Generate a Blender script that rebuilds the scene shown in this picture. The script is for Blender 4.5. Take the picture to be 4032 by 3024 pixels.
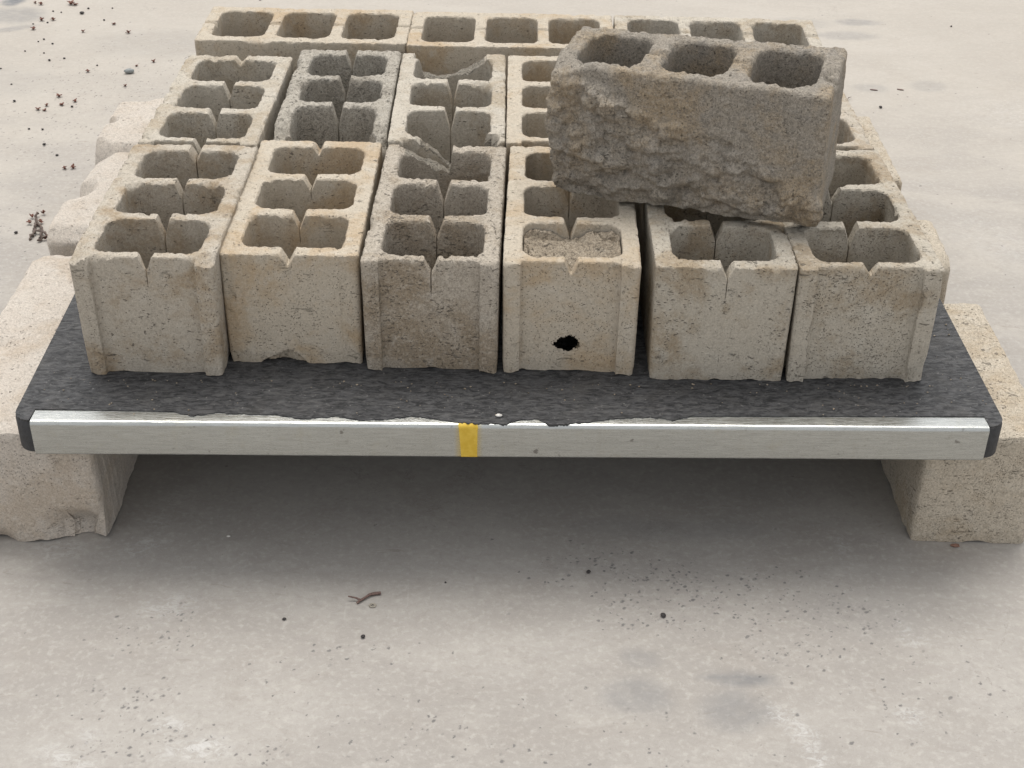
import bpy, math, random
import numpy as np
from mathutils import Vector, Matrix

for o in list(bpy.data.objects):
    bpy.data.objects.remove(o)
random.seed(7)
SC = bpy.context.scene
COL = SC.collection

# ------------------------------------------------------------------ camera
cam = bpy.data.cameras.new('camera')
cam.lens = 50.25
cam.sensor_width = 36.0
cam.clip_start = 0.05
cam.clip_end = 500.0
camo = bpy.data.objects.new('camera', cam)
COL.objects.link(camo)
_R = Vector((0.99986243, 0.00904396, 0.01390438))
_U = Vector((-0.01658689, 0.54518743, 0.83815007))
_B = Vector((0.0, -0.8382654, 0.5452624))
camo.matrix_world = Matrix(((_R.x, _U.x, _B.x, 0.00586879), (_R.y, _U.y, _B.y, -1.68437452),
                            (_R.z, _U.z, _B.z, 1.09131633), (0, 0, 0, 1)))
SC.camera = camo

# ------------------------------------------------------------------ light
SUN_EL, SUN_AZ = math.radians(70), math.radians(-7)      # azimuth from +Y towards +X
world = bpy.data.worlds.new('World')
SC.world = world
world.use_nodes = True
nt = world.node_tree
bg = nt.nodes['Background']
sky = nt.nodes.new('ShaderNodeTexSky')
sky.sky_type = 'NISHITA'
sky.sun_disc = False
sky.sun_elevation = SUN_EL
sky.sun_rotation = SUN_AZ % (2 * math.pi)
sky.air_density = 1.0
sky.dust_density = 4.0
sky.ozone_density = 1.0
hs = nt.nodes.new('ShaderNodeHueSaturation')
hs.inputs['Saturation'].default_value = 0.10
nt.links.new(sky.outputs[0], hs.inputs['Color'])
cloud = nt.nodes.new('ShaderNodeMix')
cloud.data_type = 'RGBA'
cloud.inputs[0].default_value = 0.45
cloud.inputs[7].default_value = (5.05, 5.12, 5.3, 1.0)
nt.links.new(hs.outputs[0], cloud.inputs[6])
nt.links.new(cloud.outputs[2], bg.inputs['Color'])
bg.inputs['Strength'].default_value = 0.14

sun = bpy.data.lights.new('sun', 'SUN')
sun.energy = 1.3
sun.angle = math.radians(35)
sun.color = (1.0, 0.95, 0.88)
suno = bpy.data.objects.new('sun', sun)
COL.objects.link(suno)
_d = Vector((math.sin(SUN_AZ) * math.cos(SUN_EL), math.cos(SUN_AZ) * math.cos(SUN_EL), math.sin(SUN_EL)))
suno.rotation_euler = _d.to_track_quat('Z', 'Y').to_euler()
suno.location = _d * 10

vs = SC.view_settings
vs.view_transform = 'Standard'
vs.look = 'None'
vs.exposure = 0.55
vs.gamma = 1.0
vs.use_curve_mapping = False
SC.render.resolution_x, SC.render.resolution_y = 1024, 768

# ------------------------------------------------------------------ noise
def _h(i, j, k, s):
    n = (i.astype(np.int64) * 73856093) ^ (j.astype(np.int64) * 19349663) ^ (k.astype(np.int64) * 83492791) ^ (s * 2654435761)
    n &= 0xFFFFFFFF
    n = ((n ^ (n >> 16)) * 0x45d9f3b) & 0xFFFFFFFF
    n = ((n ^ (n >> 16)) * 0x45d9f3b) & 0xFFFFFFFF
    return ((n ^ (n >> 16)) & 0xFFFFFF) / float(0xFFFFFF)

def vn(x, y, z, s=0):
    x, y, z = np.broadcast_arrays(np.asarray(x, float), np.asarray(y, float), np.asarray(z, float))
    i, j, k = np.floor(x), np.floor(y), np.floor(z)
    a, b, c = x - i, y - j, z - k
    a, b, c = a * a * (3 - 2 * a), b * b * (3 - 2 * b), c * c * (3 - 2 * c)
    i, j, k = i.astype(np.int64), j.astype(np.int64), k.astype(np.int64)
    r = 0
    for di in (0, 1):
        for dj in (0, 1):
            for dk in (0, 1):
                w = (a if di else 1 - a) * (b if dj else 1 - b) * (c if dk else 1 - c)
                r = r + w * _h(i + di, j + dj, k + dk, s)
    return r                                             # 0..1

def fbm(x, y, z, s=0, n=4, g=0.5):
    r, a, t, f = 0, 1.0, 0, 1.0
    for q in range(n):
        r = r + a * vn(x * f, y * f, z * f, s + 17 * q)
        t += a
        a *= g
        f *= 2.03
    return r / t

def worley(x, y, z, s=0):
    x, y, z = np.broadcast_arrays(np.asarray(x, float), np.asarray(y, float), np.asarray(z, float))
    i, j, k = (np.floor(q).astype(np.int64) for q in (x, y, z))
    best = np.full(x.shape, 9.0)
    for a in (-1, 0, 1):
        for b in (-1, 0, 1):
            for c in (-1, 0, 1):
                I, J, K = i + a, j + b, k + c
                d = (I + _h(I, J, K, s) - x) ** 2 + (J + _h(I, J, K, s + 1) - y) ** 2 + (K + _h(I, J, K, s + 2) - z) ** 2
                best = np.minimum(best, d)
    return np.sqrt(best)

def smooth(e0, e1, x):
    t = np.clip((x - e0) / (e1 - e0), 0, 1)
    return t * t * (3 - 2 * t)

# ------------------------------------------------------------------ node helpers
class NB:
    def __init__(s, name):
        s.m = bpy.data.materials.new(name)
        s.m.use_nodes = True
        s.t = s.m.node_tree
        s.b = s.t.nodes['Principled BSDF']
    def n(s, typ, **kw):
        nd = s.t.nodes.new(typ)
        for k, v in kw.items():
            setattr(nd, k, v)
        return nd
    def link(s, a, b):
        s.t.links.new(a, b)
    def val(s, sock, v):
        if isinstance(v, bpy.types.NodeSocket):
            s.link(v, sock)
        else:
            sock.default_value = v
    def math(s, op, a, b=0.0, c=None, clamp=False):
        nd = s.n('ShaderNodeMath', operation=op, use_clamp=clamp)
        s.val(nd.inputs[0], a)
        s.val(nd.inputs[1], b)
        if c is not None:
            s.val(nd.inputs[2], c)
        return nd.outputs[0]
    def ramp(s, x, lo, hi, a=0.0, b=1.0):
        nd = s.n('ShaderNodeMapRange', interpolation_type='SMOOTHSTEP')
        for k, v in zip((0, 1, 2, 3, 4), (x, lo, hi, a, b)):
            s.val(nd.inputs[k], v)
        return nd.outputs[0]
    def mix(s, f, a, b, mode='MIX'):
        nd = s.n('ShaderNodeMix', data_type='RGBA', blend_type=mode)
        s.val(nd.inputs[0], f)
        for sk, v in ((nd.inputs[6], a), (nd.inputs[7], b)):
            s.val(sk, (*v, 1.0) if isinstance(v, tuple) and len(v) == 3 else v)
        return nd.outputs[2]
    def noise(s, co, scale, detail=4, rough=0.55, dist=0.0):
        nd = s.n('ShaderNodeTexNoise')
        s.link(co, nd.inputs['Vector'])
        nd.inputs['Scale'].default_value = scale
        nd.inputs['Detail'].default_value = detail
        nd.inputs['Roughness'].default_value = rough
        nd.inputs['Distortion'].default_value = dist
        return nd.outputs['Fac']
    def voro(s, co, scale, feature='F1', rnd=1.0):
        nd = s.n('ShaderNodeTexVoronoi', feature=feature)
        s.link(co, nd.inputs['Vector'])
        nd.inputs['Scale'].default_value = scale
        nd.inputs['Randomness'].default_value = rnd
        return nd
    def mapv(s, co, scale=(1, 1, 1), loc=(0, 0, 0)):
        nd = s.n('ShaderNodeMapping')
        s.link(co, nd.inputs['Vector'])
        nd.inputs['Scale'].default_value = scale
        nd.inputs['Location'].default_value = loc
        return nd.outputs[0]
    def coord(s, which='Object', rand=True):
        tc = s.n('ShaderNodeTexCoord')
        co = tc.outputs[which]
        if rand:
            oi = s.n('ShaderNodeObjectInfo')
            ad = s.n('ShaderNodeVectorMath', operation='ADD')
            mu = s.math('MULTIPLY', oi.outputs['Random'], 37.0)
            s.link(co, ad.inputs[0])
            s.link(mu, ad.inputs[1])
            co = ad.outputs[0]
        return co
    def bump(s, h, dist, strength=1.0, nrm=None):
        nd = s.n('ShaderNodeBump')
        nd.inputs['Distance'].default_value = dist
        nd.inputs['Strength'].default_value = strength
        s.link(h, nd.inputs['Height'])
        if nrm is not None:
            s.link(nrm, nd.inputs['Normal'])
        return nd.outputs[0]

def concrete(name, base, stain, pale, pit=0.5, grit=0.5, pits_scale=170, stain_amt=0.6, rough=0.92, fine=1.0):
    """weathered concrete: broad stains, sandy grit, small dark pores that run along the courses"""
    base, stain, pale = (tuple(q * w for q, w in zip(cc_, (.97, .955, .93))) for cc_ in (base, stain, pale))
    k = NB(name)
    co = k.coord()
    big = k.noise(co, 9, 5, 0.6, 0.4)
    mid = k.noise(co, 38, 5, 0.65)
    sand = k.noise(co, 420, 3, 0.7)
    grain = k.noise(co, 900, 2, 0.6)
    c = k.mix(k.ramp(big, 0.47, 0.66), base, stain)
    c = k.mix(k.math('MULTIPLY', k.ramp(mid, 0.5, 0.75), 0.55), c, pale)
    c = k.mix(k.math('MULTIPLY', k.ramp(k.noise(k.mapv(co, (1, 1, 1), (4, 9, 2)), 16, 6, 0.7), 0.52, 0.7), stain_amt), c, stain)
    # sand speckle
    v = k.math('ADD', k.math('MULTIPLY', k.math('SUBTRACT', sand, 0.5), 2.1 * grit), k.math('MULTIPLY', k.math('SUBTRACT', grain, 0.5), 1.3 * grit))
    lum = k.math('ADD', 1.0, v)
    cm = k.n('ShaderNodeMix', data_type='RGBA', blend_type='MULTIPLY')
    cm.inputs[0].default_value = 1.0
    k.link(c, cm.inputs[6])
    cc = k.n('ShaderNodeCombineColor')
    for q in range(3):
        k.link(lum, cc.inputs[q])
    k.link(cc.outputs[0], cm.inputs[7])
    c = cm.outputs[2]
    agg = k.voro(co, 300)
    asp = k.n('ShaderNodeSeparateColor')
    k.link(agg.outputs['Color'], asp.inputs[0])
    c = k.mix(k.math('MULTIPLY', k.ramp(asp.outputs[0], .62, 1.0), .42 * grit), c, tuple(min(.7, x * 1.35 + .04) for x in base))
    c = k.mix(k.math('MULTIPLY', k.ramp(asp.outputs[1], .70, 1.0), .52 * grit), c, tuple(x * .42 for x in base))
    # pores: some dash-like along the courses, some round
    dens = k.math('ADD', k.math('MULTIPLY', k.ramp(k.noise(co, 20, 3, 0.6), 0.36, 0.66), 0.75), 0.25)
    amt = k.math('MULTIPLY', dens, 0.125 * pit)
    nd1 = k.noise(k.mapv(co, (0.62, 0.62, 1.35)), pits_scale * 1.45, 2, 0.5)
    p1 = k.ramp(k.math('ADD', nd1, amt), 0.725, 0.775)
    nd3 = k.noise(k.mapv(co, (0.42, 0.42, 1.6), (2, 5, 1)), pits_scale * 0.75, 3, 0.55)
    p1 = k.math('MAXIMUM', p1, k.ramp(k.math('ADD', nd3, k.math('MULTIPLY', amt, 0.9)), 0.75, 0.785))
    v2 = k.voro(co, pits_scale * 2.3)
    sp2 = k.n('ShaderNodeSeparateColor')
    k.link(v2.outputs['Color'], sp2.inputs[0])
    p2 = k.math('MULTIPLY', k.math('SUBTRACT', 1.0, k.ramp(v2.outputs['Distance'], 0.12, 0.36)), k.math('GREATER_THAN', sp2.outputs[1], 1.0 - 0.30 * pit))
    # hairline dashes
    ln = k.noise(k.mapv(co, (0.35, 0.35, 1.6), (3, 1, 7)), 70, 4, 0.6, 1.2)
    line = k.math('MULTIPLY', k.math('SUBTRACT', 1.0, k.ramp(k.math('ABSOLUTE', k.math('SUBTRACT', ln, 0.5)), 0.0, 0.012)), k.ramp(k.noise(co, 30, 2), 0.62, 0.72))
    pits = k.math('MAXIMUM', k.math('MAXIMUM', p1, k.math('MULTIPLY', p2, 0.8)), k.math('MULTIPLY', line, 0.8 * min(1.0, pit * 1.6)))
    c = k.mix(k.math('MULTIPLY', pits, 0.62), c, tuple(x * 0.20 for x in base))
    k.link(c, k.b.inputs['Base Color'])
    k.b.inputs['Roughness'].default_value = rough
    k.b.inputs['Specular IOR Level'].default_value = 0.25
    h = k.math('ADD', k.math('MULTIPLY', sand, 0.35), k.math('MULTIPLY', grain, 0.2))
    h = k.math('ADD', h, k.math('MULTIPLY', mid, 0.9))
    h = k.math('SUBTRACT', h, k.math('MULTIPLY', pits, 0.9))
    k.link(k.bump(h, 0.0030 * fine, 0.9), k.b.inputs['Normal'])
    return k.m

M = {}
M['tan'] = concrete('tan_concrete', (.435, .395, .335), (.325, .255, .175), (.50, .465, .41), .62, .45)
M['cream'] = concrete('cream_concrete', (.475, .425, .35), (.43, .34, .235), (.52, .485, .425), .48, .36)
M['greytan'] = concrete('grey_tan_concrete', (.44, .405, .345), (.325, .265, .19), (.50, .475, .42), .80, .42)
M['coarse'] = concrete('coarse_brown_concrete', (.40, .36, .305), (.285, .235, .175), (.49, .455, .405), .95, .70, 190)
M['greycoarse'] = concrete('coarse_grey_concrete', (.375, .35, .305), (.30, .275, .235), (.47, .45, .41), .95, .75, 190)
M['pale'] = concrete('pale_grey_concrete', (.47, .435, .375), (.38, .325, .25), (.53, .505, .455), .6, .45)
M['dark'] = concrete('weathered_dark_concrete', (.305, .277, .237), (.325, .265, .19), (.225, .215, .20), .60, .80, 200, .6, .95, 2.0)
M['pier_pale'] = concrete('pale_stone_concrete', (.52, .475, .425), (.46, .40, .335), (.57, .54, .50), .40, .50, 170)
M['pier_speck'] = concrete('speckled_concrete', (.485, .435, .36), (.42, .355, .27), (.525, .49, .425), .95, .60, 210)
M['fracture'] = concrete('broken_concrete', (.255, .235, .20), (.22, .195, .155), (.33, .315, .285), .9, 1.0, 220, .5, .97, 2.6)
M['rubble'] = concrete('crumbled_mortar', (.35, .30, .235), (.26, .21, .155), (.42, .38, .32), .9, 1.0, 220, .5, .97, 2.2)

def simple(name, col, rough=0.8, var=0.35, scale=300, metal=0.0):
    k = NB(name)
    co = k.coord()
    nz = k.noise(co, scale, 4, 0.65)
    c = k.mix(k.ramp(nz, 0.3, 0.7), tuple(x * (1 - var) for x in col), tuple(min(1, x * (1 + var)) for x in col))
    k.link(c, k.b.inputs['Base Color'])
    k.b.inputs['Roughness'].default_value = rough
    k.b.inputs['Metallic'].default_value = metal
    k.link(k.bump(nz, 0.001, 0.6), k.b.inputs['Normal'])
    return k.m

M['petal'] = simple('dried_petal', (.15, .062, .042), .8, .5, 250)
M['seed'] = simple('dark_seed', (.035, .03, .028), .75, .4, 400)
M['stem'] = simple('dried_stem', (.13, .10, .085), .85, .5, 260)
M['twig'] = simple('twig_bark', (.14, .09, .075), .85, .4, 500)
M['stone'] = simple('grey_pebble', (.22, .235, .23), .6, .3, 200)
M['chip'] = simple('white_chip', (.62, .60, .56), .7, .2, 300)
M['brownchip'] = simple('brown_chip', (.22, .12, .085), .8, .3, 300)
M['shell'] = simple('small_shell', (.30, .27, .22), .6, .4, 400)

# board surface: matted black flakes
k = NB('black_composite')
co = k.coord('Object', False)
st = k.mapv(co, (0.75, 1.9, 1.0))
f1 = k.noise(st, 84, 7, 0.72, 0.9)
f2 = k.noise(st, 190, 4, 0.7, 0.5)
f3 = k.noise(co, 14, 4, 0.6)
vv = k.voro(st, 130)
sp = k.n('ShaderNodeSeparateColor')
k.link(vv.outputs['Color'], sp.inputs[0])
c = k.mix(k.ramp(f1, .38, .62), (.018, .0185, .020), (.072, .072, .074))
c = k.mix(k.math('MULTIPLY', k.ramp(f2, .53, .70), .65), c, (.112, .11, .108))
c = k.mix(k.math('MULTIPLY', k.ramp(sp.outputs[0], .70, .95), .42), c, (.115, .113, .110))
c = k.mix(k.math('MULTIPLY', k.ramp(f3, .5, .75), .35), c, (.075, .070, .064))
c = k.mix(k.math('MULTIPLY', k.ramp(k.noise(co, 210, 3, .6), .66, .73), .70), c, (.27, .26, .245))
k.link(c, k.b.inputs['Base Color'])
k.link(k.ramp(f1, .3, .7, .62, .46), k.b.inputs['Roughness'])
k.b.inputs['Specular IOR Level'].default_value = 0.28
h = k.math('ADD', f1, k.math('MULTIPLY', f2, .6))
h = k.math('ADD', h, k.math('MULTIPLY', sp.outputs[1], .35))
k.link(k.bump(h, 0.0028, .75), k.b.inputs['Normal'])
M['board'] = k.m
M['rubber'] = simple('black_rubber', (.030, .031, .034), .6, .3, 180)

# galvanised steel
k = NB('galvanised_steel')
co = k.coord('Object', False)
br = k.noise(k.mapv(co, (6, 160, 160)), 6, 5, .65)
vert = k.noise(k.mapv(co, (140, 3, 3)), 1.2, 4, .6)
bl = k.noise(co, 26, 5, .65)
c = k.mix(k.ramp(br, .3, .7), (.40, .41, .395), (.51, .52, .50))
c = k.mix(k.math('MULTIPLY', k.ramp(vert, .52, .72), .35), c, (.42, .42, .39))
c = k.mix(k.math('MULTIPLY', k.ramp(bl, .56, .72), .4), c, (.43, .42, .36))
scx = k.noise(k.mapv(co, (9, 260, 260), (3, 0, 1)), 9, 4, .7)
c = k.mix(k.math('MULTIPLY', k.ramp(scx, .60, .72), .45), c, (.60, .60, .57))
c = k.mix(k.math('MULTIPLY', k.ramp(k.noise(k.mapv(co, (1, 1.5, 1.5), (7, 0, 0)), 110, 5, .75), .56, .72), .45), c, (.27, .265, .235))
spot = k.math('MULTIPLY', k.ramp(k.noise(co, 60, 4, .6), .68, .75), .75)
c = k.mix(spot, c, (.16, .15, .14))
# yellow overspray beside the paint mark
sx = k.n('ShaderNodeSeparateXYZ')
k.link(co, sx.inputs[0])
ov = k.math('SUBTRACT', 1.0, k.ramp(k.math('ABSOLUTE', k.math('ADD', sx.outputs[0], 0.0535)), .010, .021))
c = k.mix(k.math('MULTIPLY', ov, .55), c, (.55, .42, .10))
k.link(c, k.b.inputs['Base Color'])
k.b.inputs['Metallic'].default_value = 0.88
k.link(k.math('ADD', k.ramp(br, .3, .7, .17, .28), k.math('MULTIPLY', bl, .08)), k.b.inputs['Roughness'])
k.link(k.bump(k.math('ADD', br, k.math('MULTIPLY', bl, .8)), .0005, .5), k.b.inputs['Normal'])
M['steel'] = k.m
k = NB('yellow_paint')
co = k.coord('Object', False)
c = k.mix(k.ramp(k.noise(co, 120, 4, .6), .35, .7), (.60, .39, .03), (.68, .47, .06))
k.link(c, k.b.inputs['Base Color'])
k.b.inputs['Roughness'].default_value = .55
M['yellow'] = k.m

# ------------------------------------------------------------------ object helpers
def tag(o, label=None, cat=None, group=None, kind=None):
    for kk, v in (('label', label), ('category', cat), ('group', group), ('kind', kind)):
        if v:
            o[kk] = v
    return o

def mesh_obj(name, V, Fc, mat, parent=None, sharp=48, loc=None, rotz=0.0):
    me = bpy.data.meshes.new(name)
    me.from_pydata([tuple(map(float, v)) for v in V], [], [tuple(int(i) for i in f) for f in Fc])
    me.validate()
    me.update()
    if sharp:
        me.polygons.foreach_set('use_smooth', [True] * len(me.polygons))
        me.set_sharp_from_angle(angle=math.radians(sharp))
    if mat is not None:
        me.materials.append(mat)
    o = bpy.data.objects.new(name, me)
    COL.objects.link(o)
    if parent is not None:
        o.parent = parent
    if loc is not None:
        o.location = loc
    o.rotation_euler.z = rotz
    return o

# ------------------------------------------------------------------ ground
GZ = -0.24
def axis(lo, hi, step, far):
    a = list(np.arange(lo, hi + step / 2, step))
    s, x = step, hi
    while x < far:
        s *= 1.35
        x += s
        a.append(x)
    s, x = step, lo
    while x > -far:
        s *= 1.35
        x -= s
        a.insert(0, x)
    return np.array(a)
gx, gy = axis(-1.55, 1.55, .010, 60.0), axis(-.62, 2.6, .010, 60.0)
X, Y = np.meshgrid(gx, gy)
Xf, Yf = X.ravel(), Y.ravel()
near = smooth(4.5, 2.2, np.hypot(Xf, Yf - 1))
Zf = GZ + near * (.0020 * (fbm(Xf * 2.2, Yf * 2.2, 0, 3, 3) - .5))
nx = len(gx)
idx = np.arange(nx * len(gy)).reshape(len(gy), nx)
quads = np.stack([idx[:-1, :-1], idx[:-1, 1:], idx[1:, 1:], idx[1:, :-1]], -1).reshape(-1, 4)
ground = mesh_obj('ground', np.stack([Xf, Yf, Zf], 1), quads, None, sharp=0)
ground.data.polygons.foreach_set('use_smooth', [True] * len(ground.data.polygons))
ground['kind'] = 'structure'

def blobs(lst, wp=.05, e0=1.25, e1=.25):
    r = np.zeros_like(Xf)
    wx = Xf + wp * (fbm(Xf * 14, Yf * 14, 1, 5, 3) - .5)
    wy = Yf + wp * (fbm(Xf * 14, Yf * 14, 8, 6, 3) - .5)
    for (x, y, rx, ry, a, rot) in lst:
        c, s = math.cos(rot), math.sin(rot)
        u = ((wx - x) * c + (wy - y) * s) / rx
        v = (-(wx - x) * s + (wy - y) * c) / ry
        r = np.maximum(r, a * smooth(e0, e1, np.hypot(u, v)))
    return r
speck = blobs([(.232, -.172, .12, .09, 1, 0), (.354, -.165, .10, .08, .8, .2), (.46, -.206, .10, .075, .75, 0), (-.47, -.263, .09, .045, .8, .2),
               (-.483, -.385, .08, .04, .85, 0), (-.446, -.461, .09, .04, 1, 0), (-.301, -.468, .07, .03, .9, -.2), (.38, -.267, .12, .05, .6, 0),
               (.149, -.123, .13, .06, .6, 0), (-.227, -.31, .12, .05, .22, 0), (-.1, -.42, .12, .05, .25, 0), (.55, -.36, .15, .1, .22, 0),
               (-1.0, 1.55, .3, .5, .3, 0), (.0, -.45, .5, .1, .14, 0), (-1.2, .9, .3, .5, .2, 0)])
smudge = blobs([(.308, -.331, .058, .014, 1, -.05), (.176, -.365, .05, .035, .62, 0), (.297, -.389, .055, .04, .66, 0), (.18, -.30, .03, .02, .45, 0),
                (.244, -.023, .15, .03, .35, 0), (-1.397, 2.207, .09, .08, .75, 0), (-1.372, 2.1, .07, .02, .7, .5), (-1.44, 2.33, .035, .05, 1.6, 0),
                (.966, 2.261, .07, .03, .7, 0), (.91, 2.15, .10, .04, .55, 0), (.80, 2.25, .10, .05, .3, 0), (1.05, 1.78, .05, .04, .4, 0),
                (.90, 1.76, .05, .03, .4, 0), (-1.35, 1.7, .25, .12, .25, 0), (-.95, 2.0, .22, .12, .22, 0), (.5, -.2, .10, .06, .2, 0)], .02, 1.2, .55)
scuff = blobs([(.355, -.40, .022, .035, .9, .3), (.367, -.439, .018, .03, 1, .2), (.378, -.475, .02, .03, 1, .2), (.507, -.402, .030, .022, .9, 0),
               (.553, -.25, .022, .022, .9, .6), (.54, -.215, .01, .02, .7, .6), (.484, -.052, .015, .03, .6, 0), (-.502, .037, .045, .022, .5, .4),
               (-.523, -.025, .03, .03, .5, .4), (-.531, -.09, .045, .022, .6, .3), (-.646, -.098, .05, .022, .6, 0), (-.468, -.213, .05, .03, .55, .4),
               (-.381, -.476, .05, .025, .9, 0), (-.52, -.487, .05, .02, .8, -.4), (-.422, -.427, .025, .02, .9, 0), (-.50, -.445, .02, .02, .5, 0),
               (1.25, 1.6, .2, .15, .35, 0), (1.0, .9, .10, .2, .3, .5)])
for nm, arr in (('speck', speck), ('smudge', smudge), ('scuff', scuff)):
    at = ground.data.attributes.new(nm, 'FLOAT', 'POINT')
    at.data.foreach_set('value', arr.astype(np.float32))

k = NB('screeded_concrete')
co = k.coord('Object', False)
def att(n):
    a = k.n('ShaderNodeAttribute', attribute_type='GEOMETRY', attribute_name=n)
    return a.outputs['Fac']
flow = k.mapv(co, (.8, 1.5, 1))
n1 = k.noise(flow, 3.2, 6, .6, .6)
n2 = k.noise(flow, 17, 6, .65, .4)
n3 = k.noise(co, 120, 4, .6)
c = k.mix(k.ramp(n1, .36, .66), (.318, .295, .268), (.374, .350, .318))
c = k.mix(k.math('MULTIPLY', k.ramp(n2, .48, .74), .40), c, (.445, .418, .378))
c = k.mix(k.math('MULTIPLY', k.ramp(k.noise(k.mapv(co, (1, 1, 1), (5, 2, 0)), 8, 8, .74, 1.0), .50, .66), .50), c, (.300, .272, .242))
c = k.mix(k.math('MULTIPLY', k.ramp(n3, .48, .72), .45), c, (.47, .445, .405))
n4 = k.noise(k.mapv(co, (1, 1.3, 1), (2, 6, 1)), 62, 7, .75, .6)
c = k.mix(k.math('MULTIPLY', k.ramp(n4, .50, .66), .42), c, (.285, .262, .236))
c = k.mix(k.math('MULTIPLY', k.ramp(n4, .50, .36), .16), c, (.46, .435, .40))
grit = k.noise(co, 520, 3, .7)
c = k.mix(k.math('MULTIPLY', k.ramp(grit, .52, .80), .45), c, (.24, .22, .20))
c = k.mix(k.math('MULTIPLY', k.ramp(k.noise(k.mapv(co, (1, 1, 1), (3, 8, 0)), 640, 2, .6), .62, .78), .45), c, (.52, .49, .45))
# faint drag scratches
scr = k.noise(k.mapv(co, (1.0, .06, 1)), 120, 3, .6, .5)
c = k.mix(k.math('MULTIPLY', k.math('MULTIPLY', k.ramp(scr, .66, .74), k.ramp(k.noise(co, 5, 3, .6), .52, .66)), .35), c, (.47, .445, .41))
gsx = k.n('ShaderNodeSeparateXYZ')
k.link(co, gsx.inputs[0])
far_light = k.ramp(k.math('ADD', gsx.outputs[1], k.math('MULTIPLY', k.math('SUBTRACT', n1, .5), 2.2)), .2, 1.9)  # brighter, warmer light on the far ground, painted in as a cream tint
c = k.mix(k.math('MULTIPLY', far_light, .40), c, (.47, .42, .35))
# smooth grey smears
smn = k.ramp(k.noise(flow, 45, 4, .6), .25, .65, .55, 1.0)
c = k.mix(k.math('MULTIPLY', k.math('MULTIPLY', att('smudge'), smn), .62, clamp=True), c, (.15, .155, .163))
# spatter of small dark spots
w1 = k.n('ShaderNodeVectorMath', operation='ADD')
k.link(co, w1.inputs[0])
k.link(k.math('MULTIPLY', n3, .012), w1.inputs[1])
v1 = k.voro(w1.outputs[0], 150)
sp = k.n('ShaderNodeSeparateColor')
k.link(v1.outputs['Color'], sp.inputs[0])
clump = k.ramp(k.noise(co, 34, 3, .6), .32, .60)
spk = k.math('MULTIPLY', att('speck'), clump)
on = k.math('GREATER_THAN', k.math('ADD', k.math('MULTIPLY', spk, 1.45), .006), sp.outputs[0])
size = k.ramp(sp.outputs[1], 0, 1, .14, .56)
dot = k.math('MULTIPLY', k.math('SUBTRACT', 1.0, k.ramp(v1.outputs['Distance'], k.math('MULTIPLY', size, .35), size)), on)
c = k.mix(k.math('MULTIPLY', dot, k.ramp(sp.outputs[2], 0, 1, .30, .80)), c, (.115, .11, .108))
# short trowel dashes
dsh = k.noise(k.mapv(co, (.5, 1.9, 1), (1, 4, 0)), 52, 3, .6, .8)
c = k.mix(k.math('MULTIPLY', k.math('MULTIPLY', k.ramp(dsh, .66, .72), k.ramp(n2, .45, .6)), .45), c, (.23, .20, .17))
# hairline cracks
hl = k.noise(k.mapv(co, (1, 1, 1), (9, 3, 0)), 6, 6, .62, .6)
crk = k.math('MULTIPLY', k.math('SUBTRACT', 1.0, k.ramp(k.math('ABSOLUTE', k.math('SUBTRACT', hl, .5)), 0, .0035)), k.ramp(k.noise(co, 3.5, 2), .56, .66))
c = k.mix(k.math('MULTIPLY', crk, .45), c, (.2, .18, .16))
# pale lime scuffs
sc = k.math('MULTIPLY', att('scuff'), k.ramp(k.noise(k.mapv(co, (1, 1.5, 1)), 64, 8, .8, 1.0), .46, .60))
c = k.mix(k.math('MULTIPLY', sc, .62, clamp=True), c, (.58, .575, .56))
k.link(c, k.b.inputs['Base Color'])
k.link(k.ramp(n2, .3, .7, .62, .8), k.b.inputs['Roughness'])
k.b.inputs['Specular IOR Level'].default_value = 0.35
h = k.math('ADD', k.math('MULTIPLY', grit, .5), k.math('MULTIPLY', n3, .35))
h = k.math('SUBTRACT', h, k.math('MULTIPLY', dot, .35))
k.link(k.bump(h, .0012, .6), k.b.inputs['Normal'])
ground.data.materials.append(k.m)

# ------------------------------------------------------------------ blocks
def rbox(x, y, cx, cy, hx, hy, r):
    qx, qy = np.abs(x - cx) - hx + r, np.abs(y - cy) - hy + r
    return np.hypot(np.maximum(qx, 0), np.maximum(qy, 0)) + np.minimum(np.maximum(qx, qy), 0) - r

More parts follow.
